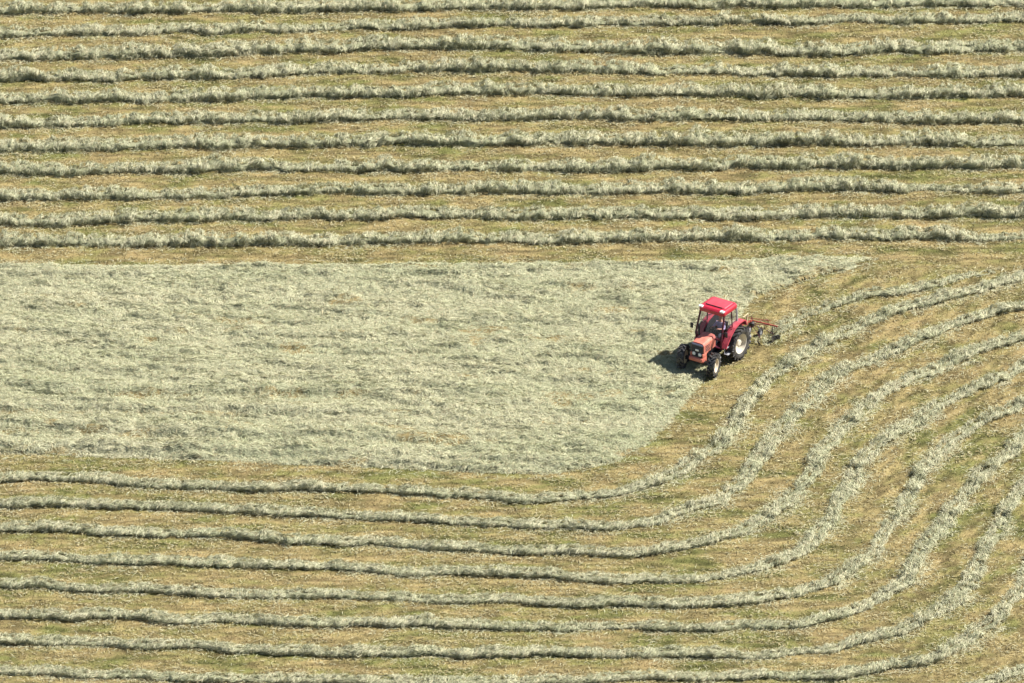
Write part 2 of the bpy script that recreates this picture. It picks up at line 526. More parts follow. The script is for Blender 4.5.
UX = (0, 50, 100, 200, 412, 512, 612, 824, 924, 1024)
UPPER = [
    ((10, 10, 9.5, 8, 5.5, 4.5, 4, 3, 2.5, 2), 1.0, 1.0, ()),
    ((33.5, 32.5, 31, 30, 24.3, 23.5, 23, 19, 19.4, 18), .82, .8, ()),
    ((55, 55, 54.8, 52, 44, 46.2, 49, 50, 48.8, 47.5), 1.1, 1.1, ()),
    ((77, 78, 77.6, 74.7, 67.3, 67.7, 69, 72, 72.7, 72.7), .95, .95, ()),
    ((99.6, 99, 98.6, 96.6, 91.6, 91, 91.6, 94, 94.6, 92.6), .95, .95, ()),
    ((124.5, 123, 121.5, 118.5, 116.5, 116, 116, 117.5, 119, 118.5), .95, .95, ()),
    ((148, 147, 145.5, 143, 141, 141, 141, 141, 141.6, 142.4), 1.1, 1.1, ()),
    ((171, 171, 170, 167, 166, 167, 167, 164, 164, 164), .95, .95, ()),
    ((195.4, 195.8, 195.8, 193.8, 188.8, 189.8, 190.8, 186.8, 187.8, 188.8), .95, .95, ((916, 950, .45),)),
    ((220.7, 220.5, 219.7, 217.7, 214, 214.7, 214.7, 213.3, 213.3, 214), 1.0, 1.0, ()),
    ((241.6, 241.6, 241.6, 241.6, 239, 238.6, 237.6, 235.6, 234.6, 236), 1.0, 1.0, ((972, 1100, .45),)),
]
ORD = ["topmost", "second", "third", "fourth", "fifth", "sixth", "seventh", "eighth", "ninth", "tenth"]
for i, (yy, kw, kh, thin) in enumerate(UPPER):
    if i == 0:
        lab = "straight windrow of pale hay running along the very top edge of the field view"
    elif i == 10:
        lab = "lowest straight windrow, the one running just above the flat sheet of loose hay"
    elif i == 8:
        lab = "straight windrow, ninth from the top, with a thin gap near its right end"
    else:
        lab = "straight windrow of pale green hay, %s from the top of the view" % ORD[i]
    row = Row(ext(list(zip(UX, yy))), 0.43 * kw, 0.36 * kh, 100 + 7 * i, thin, under=0.12, rough=1.05)
    make_windrow(row, lab, "straight windrows above the loose hay", 960, R(75), 0.5)

LOWER = [
    [(0, 478.4), (30, 475.6), (82, 479), (149, 484.5), (199, 486), (249, 486), (321, 488), (357, 489), (403, 492.6), (449, 491.6), (499, 496),
     (517, 498), (558, 500), (583, 496), (614, 493.3), (645, 486), (680, 472.3), (710, 451), (729, 432), (744, 407), (757, 388), (781, 367.6),
     (809, 351), (837, 337), (873, 317), (906, 306.5), (942, 299.5), (976, 289), (1024, 274)],
    [(0, 502), (53, 504), (92, 503), (153, 507.6), (199, 509), (249, 511.5), (321, 513), (403, 517.5), (499, 522.5), (536, 525.5), (583, 526),
     (620, 525), (651, 520), (676, 514), (713, 500), (745, 482), (760, 460), (779, 431), (795, 411), (817, 390), (851, 366), (884, 351),
     (934, 333), (967, 320), (1024, 306)],
    [(0, 527), (53, 528), (107, 530.7), (160, 533), (210, 533), (249, 537), (307, 539.6), (374, 541), (435, 546), (470, 546), (499, 548),
     (536, 550.5), (573, 551.7), (614, 553), (648, 552), (680, 548), (707, 541.7), (738, 532), (767, 516.7), (792, 498), (810, 476), (818, 455),
     (832, 437), (850, 417), (873, 397), (904, 380), (938, 367), (971, 351), (1024, 336.5)],
    [(0, 555.6), (36, 553.8), (71, 558), (124, 561), (160, 561.6), (199, 562.7), (250, 564), (303, 566), (342, 565), (389, 571.6), (428, 570),
     (470, 572), (499, 573), (533, 574.5), (583, 577.6), (636, 578.6), (667, 579.7), (714, 576), (760, 569.8), (779, 560.4), (807, 549), (822, 530),
     (839, 502), (851, 484.5), (857, 466), (875, 450), (898, 431), (917, 418), (946, 402), (975, 388), (1004, 376), (1024, 367)],
    [(0, 585), (32, 583), (64, 587.6), (124, 588.6), (178, 591), (250, 594), (296, 593.6), (374, 596.5), (463, 598), (499, 599.5), (527, 600.4),
     (595, 602.6), (636, 604), (668, 602.4), (707, 603), (749, 599), (787, 594.4), (824, 584), (854, 569), (877, 547), (892, 521.6), (907, 496),
     (920, 475), (940, 450), (962, 434), (988, 418), (1024, 402)],
    [(0, 614), (46, 614), (89, 616.7), (131, 614), (178, 619), (249, 621), (303, 623), (342, 620.3), (392, 624), (445, 624), (499, 624.3),
     (527, 626.6), (595, 626), (636, 626), (683, 627.7), (743, 624.7), (787, 625), (824, 620), (860, 607.8), (889, 593), (910, 575), (922, 551.3),
     (943, 524.6), (958, 502), (976, 484), (1004, 453), (1024, 437)],
    [(0, 639), (46, 641), (106, 642.7), (160, 644.5), (195, 644.5), (249, 650.5), (321, 653.4), (381, 652.7), (435, 653.4), (499, 652.8), (558, 654),
     (605, 654), (645, 652.4), (698, 652.4), (743, 655), (787, 652.4), (824, 648), (860, 642), (898, 633), (928, 619.7), (952, 604.8), (967, 584),
     (981, 557), (993, 533.5), (1011, 503.8), (1023, 490)],
    [(0, 670.4), (53, 667.6), (78, 674.7), (131, 674.7), (195, 677.5), (260, 679.5), (321, 680.5), (392, 682), (480, 681.5), (542, 679), (605, 678.4),
     (660, 676), (749, 676), (785, 674.7), (824, 674.7), (877, 670), (901, 663), (934, 659), (955, 649), (978, 634), (999, 616), (1017, 593),
     (1024, 581)],
    [(900, 700), (945, 693), (990, 681), (1014, 673), (1024, 669)],
]
LOW_LABEL = [
    "innermost long curved windrow, sweeping round beside the loose hay and behind the tractor",
    "second curved windrow outwards from the loose hay, bending up to the right",
    "third curved windrow outwards from the loose hay, lumpy where it bends",
    "fourth curved windrow outwards from the loose hay, thin just before its bend",
    "fifth curved windrow outwards from the loose hay, with a fat lump before its bend",
    "sixth curved windrow outwards from the loose hay, broad and scattered at its bend",
    "seventh curved windrow outwards from the loose hay, thin just before its bend, lumpy after",
    "outermost long curved windrow, running along the bottom edge of the view",
    "short end of a windrow cutting across the bottom right corner of the view",
]
LOW_THIN = [((575, 640, .7),), ((590, 640, .7),), (), ((700, 765, .6),), ((870, 900, .8),), ((600, 640, .7), (690, 800, .8)),
            ((730, 850, .6),), (), ()]
for i, pts in enumerate(LOWER):
    p = ext(pts, by=60)
    row = Row(p, 0.33, 0.235, 300 + 7 * i, LOW_THIN[i], rough=0.72)
    make_windrow(row, LOW_LABEL[i], "curved windrows below the loose hay", 960, R(32), 0.35)

NEW = [(760, 342), (771, 336), (778, 330), (795, 319), (826, 306.5), (856, 298), (892, 291), (934, 283), (976, 273), (1004, 268)]
row = Row(NEW, 0.33, 0.2, 420, (), (True, True))
make_windrow(row, "freshly raked short windrow trailing off to the right from the hay rake", "curved windrows below the loose hay", 640, R(40), 0.6)


# ------------------------------------------------------------------ the sheet of loose hay
def sheet_height(x, y, dist):
    xr = x + 0.9 * (fbm(x / 6, y / 6, 5, 2) - .5)
    a = fbm(xr / 2.2 + y * .15, y / 0.55, 201, 4)
    b = fbm(xr / 5.5, y / 1.3, 207, 2)
    c = fbm(xr / 0.42, y / 0.34, 212, 2)
    # two old swath ridges along the lower side
    u, v = project(np.stack([x, y, np.zeros_like(x)], -1))
    v = v + 4 * (fbm(x / 5, 3, 33, 2) - .5)
    left = 1 - step(300, 640, u)
    ridge = 0.0
    for v0 in (391 + u * .01, 411 + u * .01, 430 + u * .028, 447 + u * .026):
        q = v - v0
        ridge = ridge + np.where(q < 0, np.exp(-(q / 8.0) ** 2), np.exp(-(q / 2.6) ** 2))
    ridge = ridge * left * (0.4 + 0.9 * fbm(x / 2.2, 8 + v / 20, 35, 2))
    h = 0.05 + 0.19 * step(0.42, 0.75, a) + 0.16 * (b - .4) + 0.11 * (c - .45) + 0.30 * ridge
    return np.maximum(h, 0.015) * step(-0.02, 0.16, dist) + 0.01


def sheet_bare(x, y):
    """where the loose hay lies so thin that stubble shows: ragged spots, and the gaps between the old swaths"""
    u, v = project(np.stack([x, y, np.zeros_like(x)], -1))
    v = v + 4 * (fbm(x / 5, 3, 33, 2) - .5)
    g = 0.0
    for v0 in (411 + u * .01, 430 + u * .028, 447 + u * .026):
        g = g + np.exp(-((v - v0 - 4.0) / 1.6) ** 2)
    g = g * (1 - step(300, 560, u)) * step(0.40, 0.62, fbm(x / 1.8, 4 + v / 30, 36, 2))
    return np.maximum(step(0.60, 0.72, fbm(x / 2.4, y / 0.9, 231, 3)), np.clip(g, 0, 1))


def make_sheet():
    gx = np.arange(-27, 17, 0.11); gy = np.arange(-14, 12, 0.09)
    X, Y = np.meshgrid(gx, gy)
    x, y = X.ravel(), Y.ravel()
    D = edge_distance(x, y) + 0.14 * (fbm(x / 0.7, y / 0.5, 222, 2) - .5)
    u, _ = project(np.stack([x, y, np.zeros_like(x)], -1))
    Z = sheet_height(x, y, D) - 0.035 - 0.2 * step(790, 860, u)
    I = np.arange(len(x)).reshape(X.shape)
    q = np.stack([I[:-1, :-1], I[:-1, 1:], I[1:, 1:], I[1:, :-1]], -1).reshape(-1, 4)
    q = q[(D[q] > 0).all(1)]
    used = np.unique(q); re = np.full(len(x), -1); re[used] = np.arange(len(used)); q = re[q]
    core = np.stack([x, y, Z], -1)[used]
    bare = sheet_bare(x, y)[used]
    ct = mix(hay_tint(len(core), 0.55) * 0.8, STRAW * .9, bare)
    n = 1150000
    nt_ = n // 10
    j = RNG.integers(0, nt_, n)
    t_az, t_len = RNG.normal(0, .6, nt_), RNG.uniform(.6, 1.35, nt_)
    x = RNG.uniform(-27, 16.5, nt_)[j] + RNG.normal(0, .07, n); y = RNG.uniform(-14, 12, nt_)[j] + RNG.normal(0, .07, n)
    k = in_view(x, y, 40)
    x, y, j = x[k], y[k], j[k]
    D = edge_distance(x, y) + 0.14 * (fbm(x / 0.7, y / 0.5, 222, 2) - .5)
    bare = sheet_bare(x, y)
    u, _ = project(np.stack([x, y, np.zeros_like(x)], -1))
    tip = step(800, 885, u)
    k = (D > -0.05) & (RNG.random(len(x)) > np.maximum(0.75 * bare, tip * .9))
    k |= (D > -0.7) & (D <= -0.05) & (RNG.random(len(x)) < 0.03)
    x, y, D, j = x[k], y[k], D[k], j[k]
    n = len(x)
    z = sheet_height(x, y, D)
    e = 0.06
    zx = (sheet_height(x + e, y, D) - z) / e; zy = (sheet_height(x, y + e, D) - z) / e
    N = unit(np.stack([-zx, -zy, np.ones(n)], -1))
    az = fbm(x / 1.1, y / 0.8, 240, 2) * 5 - 2.3 + RNG.normal(0, 0.22, n) + t_az[j]
    az = np.where(RNG.random(n) < 0.1, RNG.uniform(0, 6.28, n), az) * np.where(RNG.random(n) < .5, 1, 1) + np.where(RNG.random(n) < .5, math.pi, 0)
    d = np.stack([np.cos(az), np.sin(az) * 0.8, np.zeros(n)], -1)
    d = unit(d - N * (d * N).sum(1, keepdims=True))
    P = np.stack([x, y, z], -1)
    L = (RNG.uniform(0.11, 0.36, n) * t_len[j])[:, None]
    P1 = P + N * RNG.gamma(1.5, 0.017, n)[:, None] + np.cross(N, d) * L * (.2 * np.sign(t_az[j]) + RNG.normal(0, .1, n))[:, None]
    P0 = P - d * L * .5 - N * RNG.uniform(0, .04, n)[:, None]
    P2 = P + d * L * .5 + N * RNG.normal(-0.01, .035, n)[:, None]
    for p in (P0, P1, P2):
        p[:, 2] = np.maximum(p[:, 2], 0.01)
    side = unit(np.cross(d, N + RNG.normal(0, .38, (n, 3))))
    V, t3, q4 = blades(P0, P1, P2, RNG.uniform(.008, .027, n), side)
    u, v = project(P)
    green = 0.38 + 0.9 * (fbm(x / 4, y / 1.3, 250, 3) - .5) + 0.12 * step(350, 700, u)
    t_tone = RNG.normal(0, 1, nt_)[j]
    t = mix(hay_tint(n, green), DULL, 0.5 * step(0.9, 2.0, t_tone + 1.5 * (fbm(x / .8, y / .4, 255, 2) - .5) * 2))
    t = np.repeat(t, 5, 0)
    k1 = len(core)
    o = raw_mesh("loose_hay", np.concatenate([core, V]), tris=t3 + k1, quads=np.concatenate([q, q4 + k1]),
                 tint=np.concatenate([ct, t]), mat=M_HAY)
    tag(o, "broad flat sheet of pale loose hay not yet raked, in front of the tractor", "hay", kind="stuff")


make_sheet()


# ------------------------------------------------------------------ hay left lying thinly over the mown strips
def make_scatter(n):
    x = RNG.uniform(-28, 28, n); y = RNG.uniform(-42, 46, n)
    k = in_view(x, y) & (edge_distance(x, y) < 0)
    k &= RNG.random(n) < step(0.40, 0.75, fbm(x / 1.4, y / 0.55, 260, 3)) + 0.10
    x, y = x[k], y[k]; n = len(x)
    c = np.stack([x, y, ground_height(x, y) + 0.04], -1)
    az = RNG.normal(0, 0.8, n) + np.where(RNG.random(n) < .5, math.pi, 0)
    d = np.stack([np.cos(az), np.sin(az), RNG.normal(0, .15, n)], -1)
    L = RNG.uniform(.06, .24, n)[:, None]
    up = np.array((0, 0, 1.0))
    V, t3, q4 = blades(c - d * L / 2, c + up * .03, c + d * L / 2, RNG.uniform(.010, .034, n), unit(np.cross(d, up + RNG.normal(0, .6, (n, 3)))))
    t = mix(hay_tint(n, 0.15), STRAW * 1.2, RNG.random(n) ** .5)
    o = raw_mesh("scattered_hay", V, tris=t3, quads=q4, tint=np.repeat(t, 5, 0), mat=M_HAY)
    tag(o, "thin straws of hay scattered over the mown strips between the windrows", "hay", kind="stuff")


make_scatter(680000)


# ------------------------------------------------------------------ builder for machines
class MB:
    def __init__(self):
        self.bm = bmesh.new()

    def box(self, c, size, rot=None, bevel=0.015):
        g = bmesh.ops.create_cube(self.bm, size=1.0)
        vs_ = g["verts"]
        bmesh.ops.scale(self.bm, vec=size, verts=vs_)
        if bevel:
            es = list({e for v in vs_ for e in v.link_edges})
            r = bmesh.ops.bevel(self.bm, geom=es, offset=min(bevel, min(size) * .45), segments=2, affect='EDGES', profile=.6)
            vs_ = list({v for f in r["faces"] for v in f.verts} | {v for v in vs_ if v.is_valid})
        m = Matrix.Translation(c)
        if rot is not None:
            m = m @ rot
        bmesh.ops.transform(self.bm, matrix=m, verts=vs_)
        return self

    def bar(self, a, b, w, h=None, bevel=0.008):
        a, b = Vector(a), Vector(b)
        d = b - a
        q = d.to_track_quat('X', 'Z').to_matrix().to_4x4()
        return self.box((a + b) / 2, (d.length, w, h or w), q, bevel)

    def tube(self, pts, r, n=8):
        pts = [Vector(p) for p in pts]
        rings = []
        for i, p in enumerate(pts):
            d = (pts[min(i + 1, len(pts) - 1)] - pts[max(i - 1, 0)]).normalized()
            q = d.to_track_quat('Z', 'Y').to_matrix()
            rr = r[i] if hasattr(r, '__len__') else r
            rings.append([self.bm.verts.new(p + q @ Vector((rr * math.cos(2 * math.pi * k / n), rr * math.sin(2 * math.pi * k / n), 0))) for k in range(n)])
        for A, B in zip(rings, rings[1:]):
            for k in range(n):
                self.bm.faces.new((A[k], A[(k + 1) % n], B[(k + 1) % n], B[k]))
        self.bm.faces.new(rings[0][::-1]); self.bm.faces.new(rings[-1])
        return self

    def lathe(self, prof, c=(0, 0, 0), n=40, closed=True):
        """turn (y, radius) pairs about the y axis"""
        c = Vector(c)
        rings = [[self.bm.verts.new(c + Vector((r * math.cos(2 * math.pi * k / n), y, r * math.sin(2 * math.pi * k / n)))) for k in range(n)] for y, r in prof]
        seq = list(zip(rings, rings[1:] + ([rings[0]] if closed else [])))
        for A, B in (seq if closed else seq):
            for k in range(n):
                self.bm.faces.new((A[k], A[(k + 1) % n], B[(k + 1) % n], B[k]))
        if not closed:
            self.bm.faces.new(rings[0][::-1]); self.bm.faces.new(rings[-1])
        return self

    def prism(self, poly, y0, y1, bevel=0.0):
        """an (x, z) outline carried from y0 to y1"""
        A = [self.bm.verts.new((x, y0, z)) for x, z in poly]
        B = [self.bm.verts.new((x, y1, z)) for x, z in poly]
        n = len(poly)
        fs = [self.bm.faces.new(A[::-1]), self.bm.faces.new(B)]
        fs += [self.bm.faces.new((A[k], A[(k + 1) % n], B[(k + 1) % n], B[k])) for k in range(n)]
        if bevel:
            bmesh.ops.bevel(self.bm, geom=list({e for f in fs for e in f.edges}), offset=bevel, segments=2, affect='EDGES', profile=.6)
        return self

    def loft(self, rings, bevel=0.0):
        vs_ = [[self.bm.verts.new(p) for p in r] for r in rings]
        n = len(vs_[0])
        fs = [self.bm.faces.new(vs_[0][::-1]), self.bm.faces.new(vs_[-1])]
        for A, B in zip(vs_, vs_[1:]):
            fs += [self.bm.faces.new((A[k], A[(k + 1) % n], B[(k + 1) % n], B[k])) for k in range(n)]
        if bevel:
            bmesh.ops.bevel(self.bm, geom=list({e for f in fs for e in f.edges}), offset=bevel, segments=2, affect='EDGES', profile=.6)
        return self

    def pane(self, pts, thick=0.008):
        p = [Vector(q) for q in pts]
        nrm = (p[1] - p[0]).cross(p[2] - p[0]).normalized() * thick
        return self.loft([[q for q in p], [q + nrm for q in p]])

    def build(self, name, mat, parent=None, loc=(0, 0, 0), rot=(0, 0, 0), smooth=False):
        bmesh.ops.recalc_face_normals(self.bm, faces=self.bm.faces)
        me = bpy.data.meshes.new(name)
        self.bm.to_mesh(me); self.bm.free()
        me.materials.append(mat)
        if smooth:
            me.polygons.foreach_set("use_smooth", np.ones(len(me.polygons), bool))
            me.set_sharp_from_angle(angle=R(38))
        o = bpy.data.objects.new(name, me)
        COL.objects.link(o)
        o.parent = parent; o.location = loc; o.rotation_euler = rot
        return o


def thing(name, loc, rz, label, cat, group=None):
    o = bpy.data.objects.new(name, None)
    o.empty_display_size = 0.3
    COL.objects.link(o)
    o.location = loc; o.rotation_euler = (0, 0, rz)
    return tag(o, label, cat, group)


# ------------------------------------------------------------------ the tractor (x forward, y to its left)
TP = ground_at(723, 354)
HEAD = math.atan2(-0.836, -0.549)
tractor = thing("tractor", (TP[0], TP[1], 0.0), HEAD, "red tractor with glazed cab and crimson roof, driving along the loose hay", "tractor")
WB = 2.05


def make_wheel(name, rad, width, rim_r, lugs, loc, steer, rim_mat, outside):
    hub = MB().lathe([(-width * .42, .05), (-width * .42, rim_r * .34), (width * .18, rim_r * .34), (width * .24, rim_r * .2), (width * .24, .03)], n=24, closed=False)
    for k in range(6):
        a = 2 * math.pi * k / 6
        hub.box((rim_r * .27 * math.cos(a), width * .2, rim_r * .27 * math.sin(a)), (.035, .03, .035), bevel=.005)
    h = hub.build(name, rim_mat, tractor, loc, (0, 0, steer + (0 if outside > 0 else math.pi)))
    w2 = width / 2
    base = rad - .045
    prof = [(-w2 * .8, rim_r), (-w2, rim_r + (base - rim_r) * .35), (-w2 * .98, base - .08), (-w2 * .8, base - .02), (0, base),
            (w2 * .8, base - .02), (w2 * .98, base - .08), (w2, rim_r + (base - rim_r) * .35), (w2 * .8, rim_r), (0, rim_r - .02)]
    t = MB().lathe(prof, n=56)
    for k in range(lugs * 2):
        a = 2 * math.pi * k / (lugs * 2)
        sgn = 1 if k % 2 else -1
        # a slanting bar from the middle of the tread down over one shoulder
        m = Matrix.Rotation(-a, 4, 'Y') @ Matrix.Translation((rad - .035, sgn * w2 * .47, 0)) @ Matrix.Rotation(sgn * R(40), 4, 'X')
        g = bmesh.ops.create_cube(t.bm, size=1.0)["verts"]
        bmesh.ops.scale(t.bm, vec=(.085, width * .66, .055), verts=g)
        bmesh.ops.transform(t.bm, matrix=m, verts=g)
        m = Matrix.Rotation(-a - sgn * 0 + .16 * (.75 / rad), 4, 'Y') @ Matrix.Translation((rad - .085, sgn * w2 * .93, 0))
        g = bmesh.ops.create_cube(t.bm, size=1.0)["verts"]
        bmesh.ops.scale(t.bm, vec=(.11, width * .12, .05), verts=g)
        bmesh.ops.transform(t.bm, matrix=m, verts=g)
    t.build("tyre", M_TYRE, h, smooth=True)
    r = MB().lathe([(-w2 * .78, rim_r + .03), (-w2 * .78, rim_r - .03), (-w2 * .7, rim_r - .07), (-w2 * .75, rim_r * .36), (-w2 * .6, rim_r * .36),
                    (-w2 * .45, rim_r - .09), (w2 * .72, rim_r - .03), (w2 * .84, rim_r + .03), (w2 * .76, rim_r + .03), (0, rim_r - .01)], n=48)
    r.build("rim", rim_mat, h, smooth=True)
    return h


for sd in (1, -1):
    make_wheel("rear_wheel", .775, .44, .46, 18, (0, sd * .77, .775), 0, M_RIM, sd)
    make_wheel("front_wheel", .545, .32, .31, 15, (WB, sd * .80, .545), R(14), M_RUSTRIM, sd)

MB().box((.62, 0, .8), (1.5, .46, .52), bevel=.05).box((1.45, 0, .86), (.75, .4, .46), bevel=.05).box((0, 0, .775), (.34, 1.1, .3), bevel=.06) \
    .box((1.98, 0, .72), (.5, .36, .3), bevel=.04).tube([(.1, .3, .62), (1.2, .33, .62), (1.5, .33, .7)], .09).box((.95, -.42, .7), (.6, .26, .36), bevel=.05) \
    .build("chassis", M_BLACK, tractor, smooth=True)
MB().bar((WB, -.68, .545), (WB, .68, .545), .13, .15).tube([(WB - .14, -.62, .52), (WB - .14, .62, .52)], .025) \
    .box((WB, 0, .58), (.3, .3, .24), bevel=.05).build("front_axle", M_BLACK, tractor, smooth=True)


def hood_ring(x, z0, z1, w0, w1):
    return [(x, -w0, z0), (x, -w0, z1 - .12), (x, -w1, z1 - .02), (x, -w1 * .5, z1), (x, w1 * .5, z1), (x, w1, z1 - .02), (x, w0, z1 - .12), (x, w0, z0)]


MB().loft([hood_ring(1.18, 1.0, 1.56, .34, .28), hood_ring(1.7, .95, 1.53, .33, .27), hood_ring(2.12, .86, 1.47, .325, .26)], bevel=.012) \
    .build("bonnet", M_HOOD, tractor, smooth=True)
gp = [(2.125, .80), (2.15, .80), (2.165, 1.1), (2.15, 1.40), (2.125, 1.42)]
for sd in (1, -1):
    vt = MB()
    for k in range(4):
        vt.box((1.82, sd * .332, 1.08 + k * .075), (.34, .02, .03), bevel=.004)
    vt.box((1.55, sd * .336, 1.2), (.02, .012, .4), bevel=.003)
    vt.build("bonnet_vent", M_BLACK, tractor)
grille = MB().prism(gp, -.29, .29).build("grille", M_BLACK, tractor)
g = MB()
for k in range(7):
    g.box((2.168, 0, .87 + k * .075), (.02, .53, .014), bevel=.003)
g.build("grille_bar", plain("grille_bar_grey", (.06, .065, .09), .4), grille)
MB().box((2.17, 0, 1.385), (.03, .56, .075), bevel=.012).build("nameplate", plain("blue_grey_plate", (.16, .17, .26), .4), grille)
for sd in (1, -1):
    hl = MB().lathe([(-.03, .02), (-.03, .075), (.02, .085), (.035, .06), (.04, .02)], n=20, closed=False)
    hl.build("headlight", M_WHITE, tractor, (2.175, sd * .155, .93), (0, 0, R(-90)), smooth=True)
MB().box((2.18, 0, 1.12), (.03, .17, .085), bevel=.012).build("badge", M_WHITE, tractor)
MB().prism([(1.9, .58), (2.24, .58), (2.3, .64), (2.3, .76), (2.24, .80), (1.9, .80)], -.34, .34, bevel=.012).box((2.05, .30, .88), (.3, .07, .2)) \
    .box((2.05, -.30, .88), (.3, .07, .2)).build("front_bumper", M_HOOD, tractor, smooth=True)

# cab
FB, FT, RB, RT = (1.24, .67, 1.36), (.93, .61, 2.44), (-.19, .64, 1.25), (-.10, .60, 2.44)
MID_T, MID_B = (.34, .62, 2.44), (.30, .67, 1.3)


def mir(p, sd):
    return (p[0], p[1] * sd, p[2])


f = MB()
for sd in (1, -1):
    f.bar(mir(FB, sd), mir(FT, sd), .07, .06)
    f.bar(mir(MID_B, sd), mir(MID_T, sd), .05, .05)
    f.bar((FB[0], sd * .66, 1.34), (1.1, sd * .6, .92), .06, .05)
    f.bar((1.1, sd * .6, .92), (.5, sd * .6, .9), .06, .05)
f.bar((FB[0], -.67, 1.37), (FB[0], .67, 1.37), .06, .07)
f.box((.5, 0, .9), (1.3, 1.16, .05))
f.build("cab_frame", M_DARKRED, tractor)
for sd in (1, -1):
    MB().bar(mir(RB, sd), mir(RT, sd), .085, .06).build("rear_pillar", M_GREY, tractor)
MB().box((-.13, 0, 1.22), (.08, 1.1, .08)).box((-.1, 0, 1.05), (.05, .95, .3)).build("rear_panel", M_DARKRED, tractor)


def roof_ring(z, x0, x1, w, c=.09):
    return [(x0 + c, -w, z), (x1 - c, -w, z), (x1, -w + c, z), (x1, w - c, z), (x1 - c, w, z), (x0 + c, w, z), (x0, w - c, z), (x0, -w + c, z)]


roof = MB().loft([roof_ring(2.42, -.10, 1.0, .63), roof_ring(2.46, -.14, 1.05, .665), roof_ring(2.60, -.14, 1.04, .665), roof_ring(2.67, -.09, .95, .62)], bevel=.012) \
    .build("roof", M_ROOF, tractor, smooth=True)
MB().loft([roof_ring(2.668, 0.0, .72, .52, .05), roof_ring(2.70, .02, .69, .49, .05)], bevel=.008) \
    .build("roof_hatch", plain("faded_roof_hatch", (.52, .055, .075), .5), roof, smooth=True)
g = MB().bar((.74, -.46, 2.69), (.74, .40, 2.69), .035, .03)
g.build("hatch_hinge", M_BLACK, roof)
for sd in (1, -1):
    MB().box((1.0, sd * .55, 2.665), (.15, .19, .07), bevel=.02).build("work_light", M_WHITE, roof)

inn = .985
MB().pane([(FB[0] + .01, -.62, 1.42), (FB[0] + .01, .62, 1.42), (FT[0] + .02, .57, 2.42), (FT[0] + .02, -.57, 2.42)]).build("windscreen", M_GLASS, tractor)
MB().pane([(-.18, -.6, 1.28), (-.18, .6, 1.28), (-.12, .56, 2.42), (-.12, -.56, 2.42)]).build("rear_window", M_GLASS, tractor)
for sd in (1, -1):
    dr = MB().pane([(1.19, sd * .665, 1.36), (1.06, sd * .625, .95), (.52, sd * .625, .95), (.34, sd * .655, 1.32), (.37, sd * .615, 2.42), (.90, sd * .605, 2.42)])
    dr = dr.build("door", M_GLASS, tractor)
    MB().bar((.42, sd * .69, 1.5), (.42, sd * .69, 1.64), .03, .03).build("handle", M_BLACK, dr)
    MB().pane([(.27, sd * .655, 1.6), (-.12, sd * .635, 1.6), (-.06, sd * .605, 2.42), (.30, sd * .615, 2.42)]).build("side_window", M_GLASS, tractor)
    # mudguard: a flat-topped shell over the wheel, closed towards the cab
    out = [(-.68, 1.40), (-.60, 1.66), (-.42, 1.76), (-.05, 1.76), (.33, 1.66), (.70, 1.40), (.96, 1.12), (1.10, .94)]
    inn_ = [(1.05, .92), (.91, 1.09), (.67, 1.35), (.31, 1.605), (-.05, 1.705), (-.40, 1.705), (-.55, 1.63), (-.63, 1.40)]
    a, b = sorted((sd * .56, sd * .84))
    fd = MB().prism(out + inn_, a, b)
    c0, c1 = sorted((sd * .555, sd * .59))
    fd.prism([(x, z - .02) for x, z in out] + [(1.0, .8), (-.5, .9)], c0, c1)
    fd.build("mudguard", M_FEND, tractor)
    c0, c1 = sorted((sd * .530, sd * .550))
    MB().prism([(-.5, .92), (-.62, 1.45), (-.58, 1.64), (-.41, 1.74), (-.05, 1.735), (.31, 1.635), (.68, 1.38), (1.0, 1.0), (1.0, .92)], c0, c1).build("cab_trim", M_BLACK, tractor)
    MB().box((.86, sd * .78, .62), (.34, .22, .035)).box((.84, sd * .72, .92), (.3, .18, .035)).bar((.7, sd * .7, .6), (.72, sd * .66, .92), .03).bar((1.0, sd * .7, .6), (.98, sd * .66, .92), .03) \
        .build("step", M_GREY, tractor)
    MB().tube([(1.2, sd * .66, 1.7), (1.22, sd * .86, 1.78)], .014).box((1.2, sd * .9, 1.7), (.05, .13, .24)).build("mirror", M_BLACK, tractor)
MB().box((.28, 0, 1.12), (.48, .5, .14), bevel=.05).box((.03, 0, 1.4), (.12, .48, .55), Matrix.Rotation(R(-10), 4, 'Y'), .05).box((.28, 0, .98), (.3, .3, .16)).build("seat", M_SEAT, tractor, smooth=True)
MB().box((1.1, 0, 1.24), (.22, .62, .34), bevel=.05).tube([(1.05, 0, 1.3), (.86, 0, 1.56)], .04).build("dashboard", M_BLACK, tractor, smooth=True)
sw = MB()
ringp = [(.84 + .19 * math.cos(t) * .55, .19 * math.sin(t), 1.58 + .19 * math.cos(t) * .8) for t in np.linspace(0, 2 * math.pi, 25)]
sw.tube(ringp, .016, 6)
for t in (0, 2.1, 4.2):
    sw.tube([(.84, 0, 1.56), (.84 + .19 * math.cos(t) * .55, .19 * math.sin(t), 1.58 + .19 * math.cos(t) * .8)], .012, 6)
sw.build("steering_wheel", M_BLACK, tractor)
MB().tube([(1.45, -.30, 1.4), (1.45, -.36, 1.55), (1.44, -.36, 2.0)], [.04, .045, .04], 10).build("exhaust", M_BLACK, tractor, smooth=True)
lk = MB()
for sd in (1, -1):
    lk.bar((-.15, sd * .3, .55), (-1.0, sd * .38, .62), .06, .07).bar((-.3, sd * .28, 1.15), (-.65, sd * .34, .6), .035)
lk.bar((-.2, 0, 1.15), (-1.0, 0, 1.2), .05).box((-.3, 0, 1.0), (.3, .4, .4), bevel=.04)
lk.build("linkage", M_BLACK, tractor)


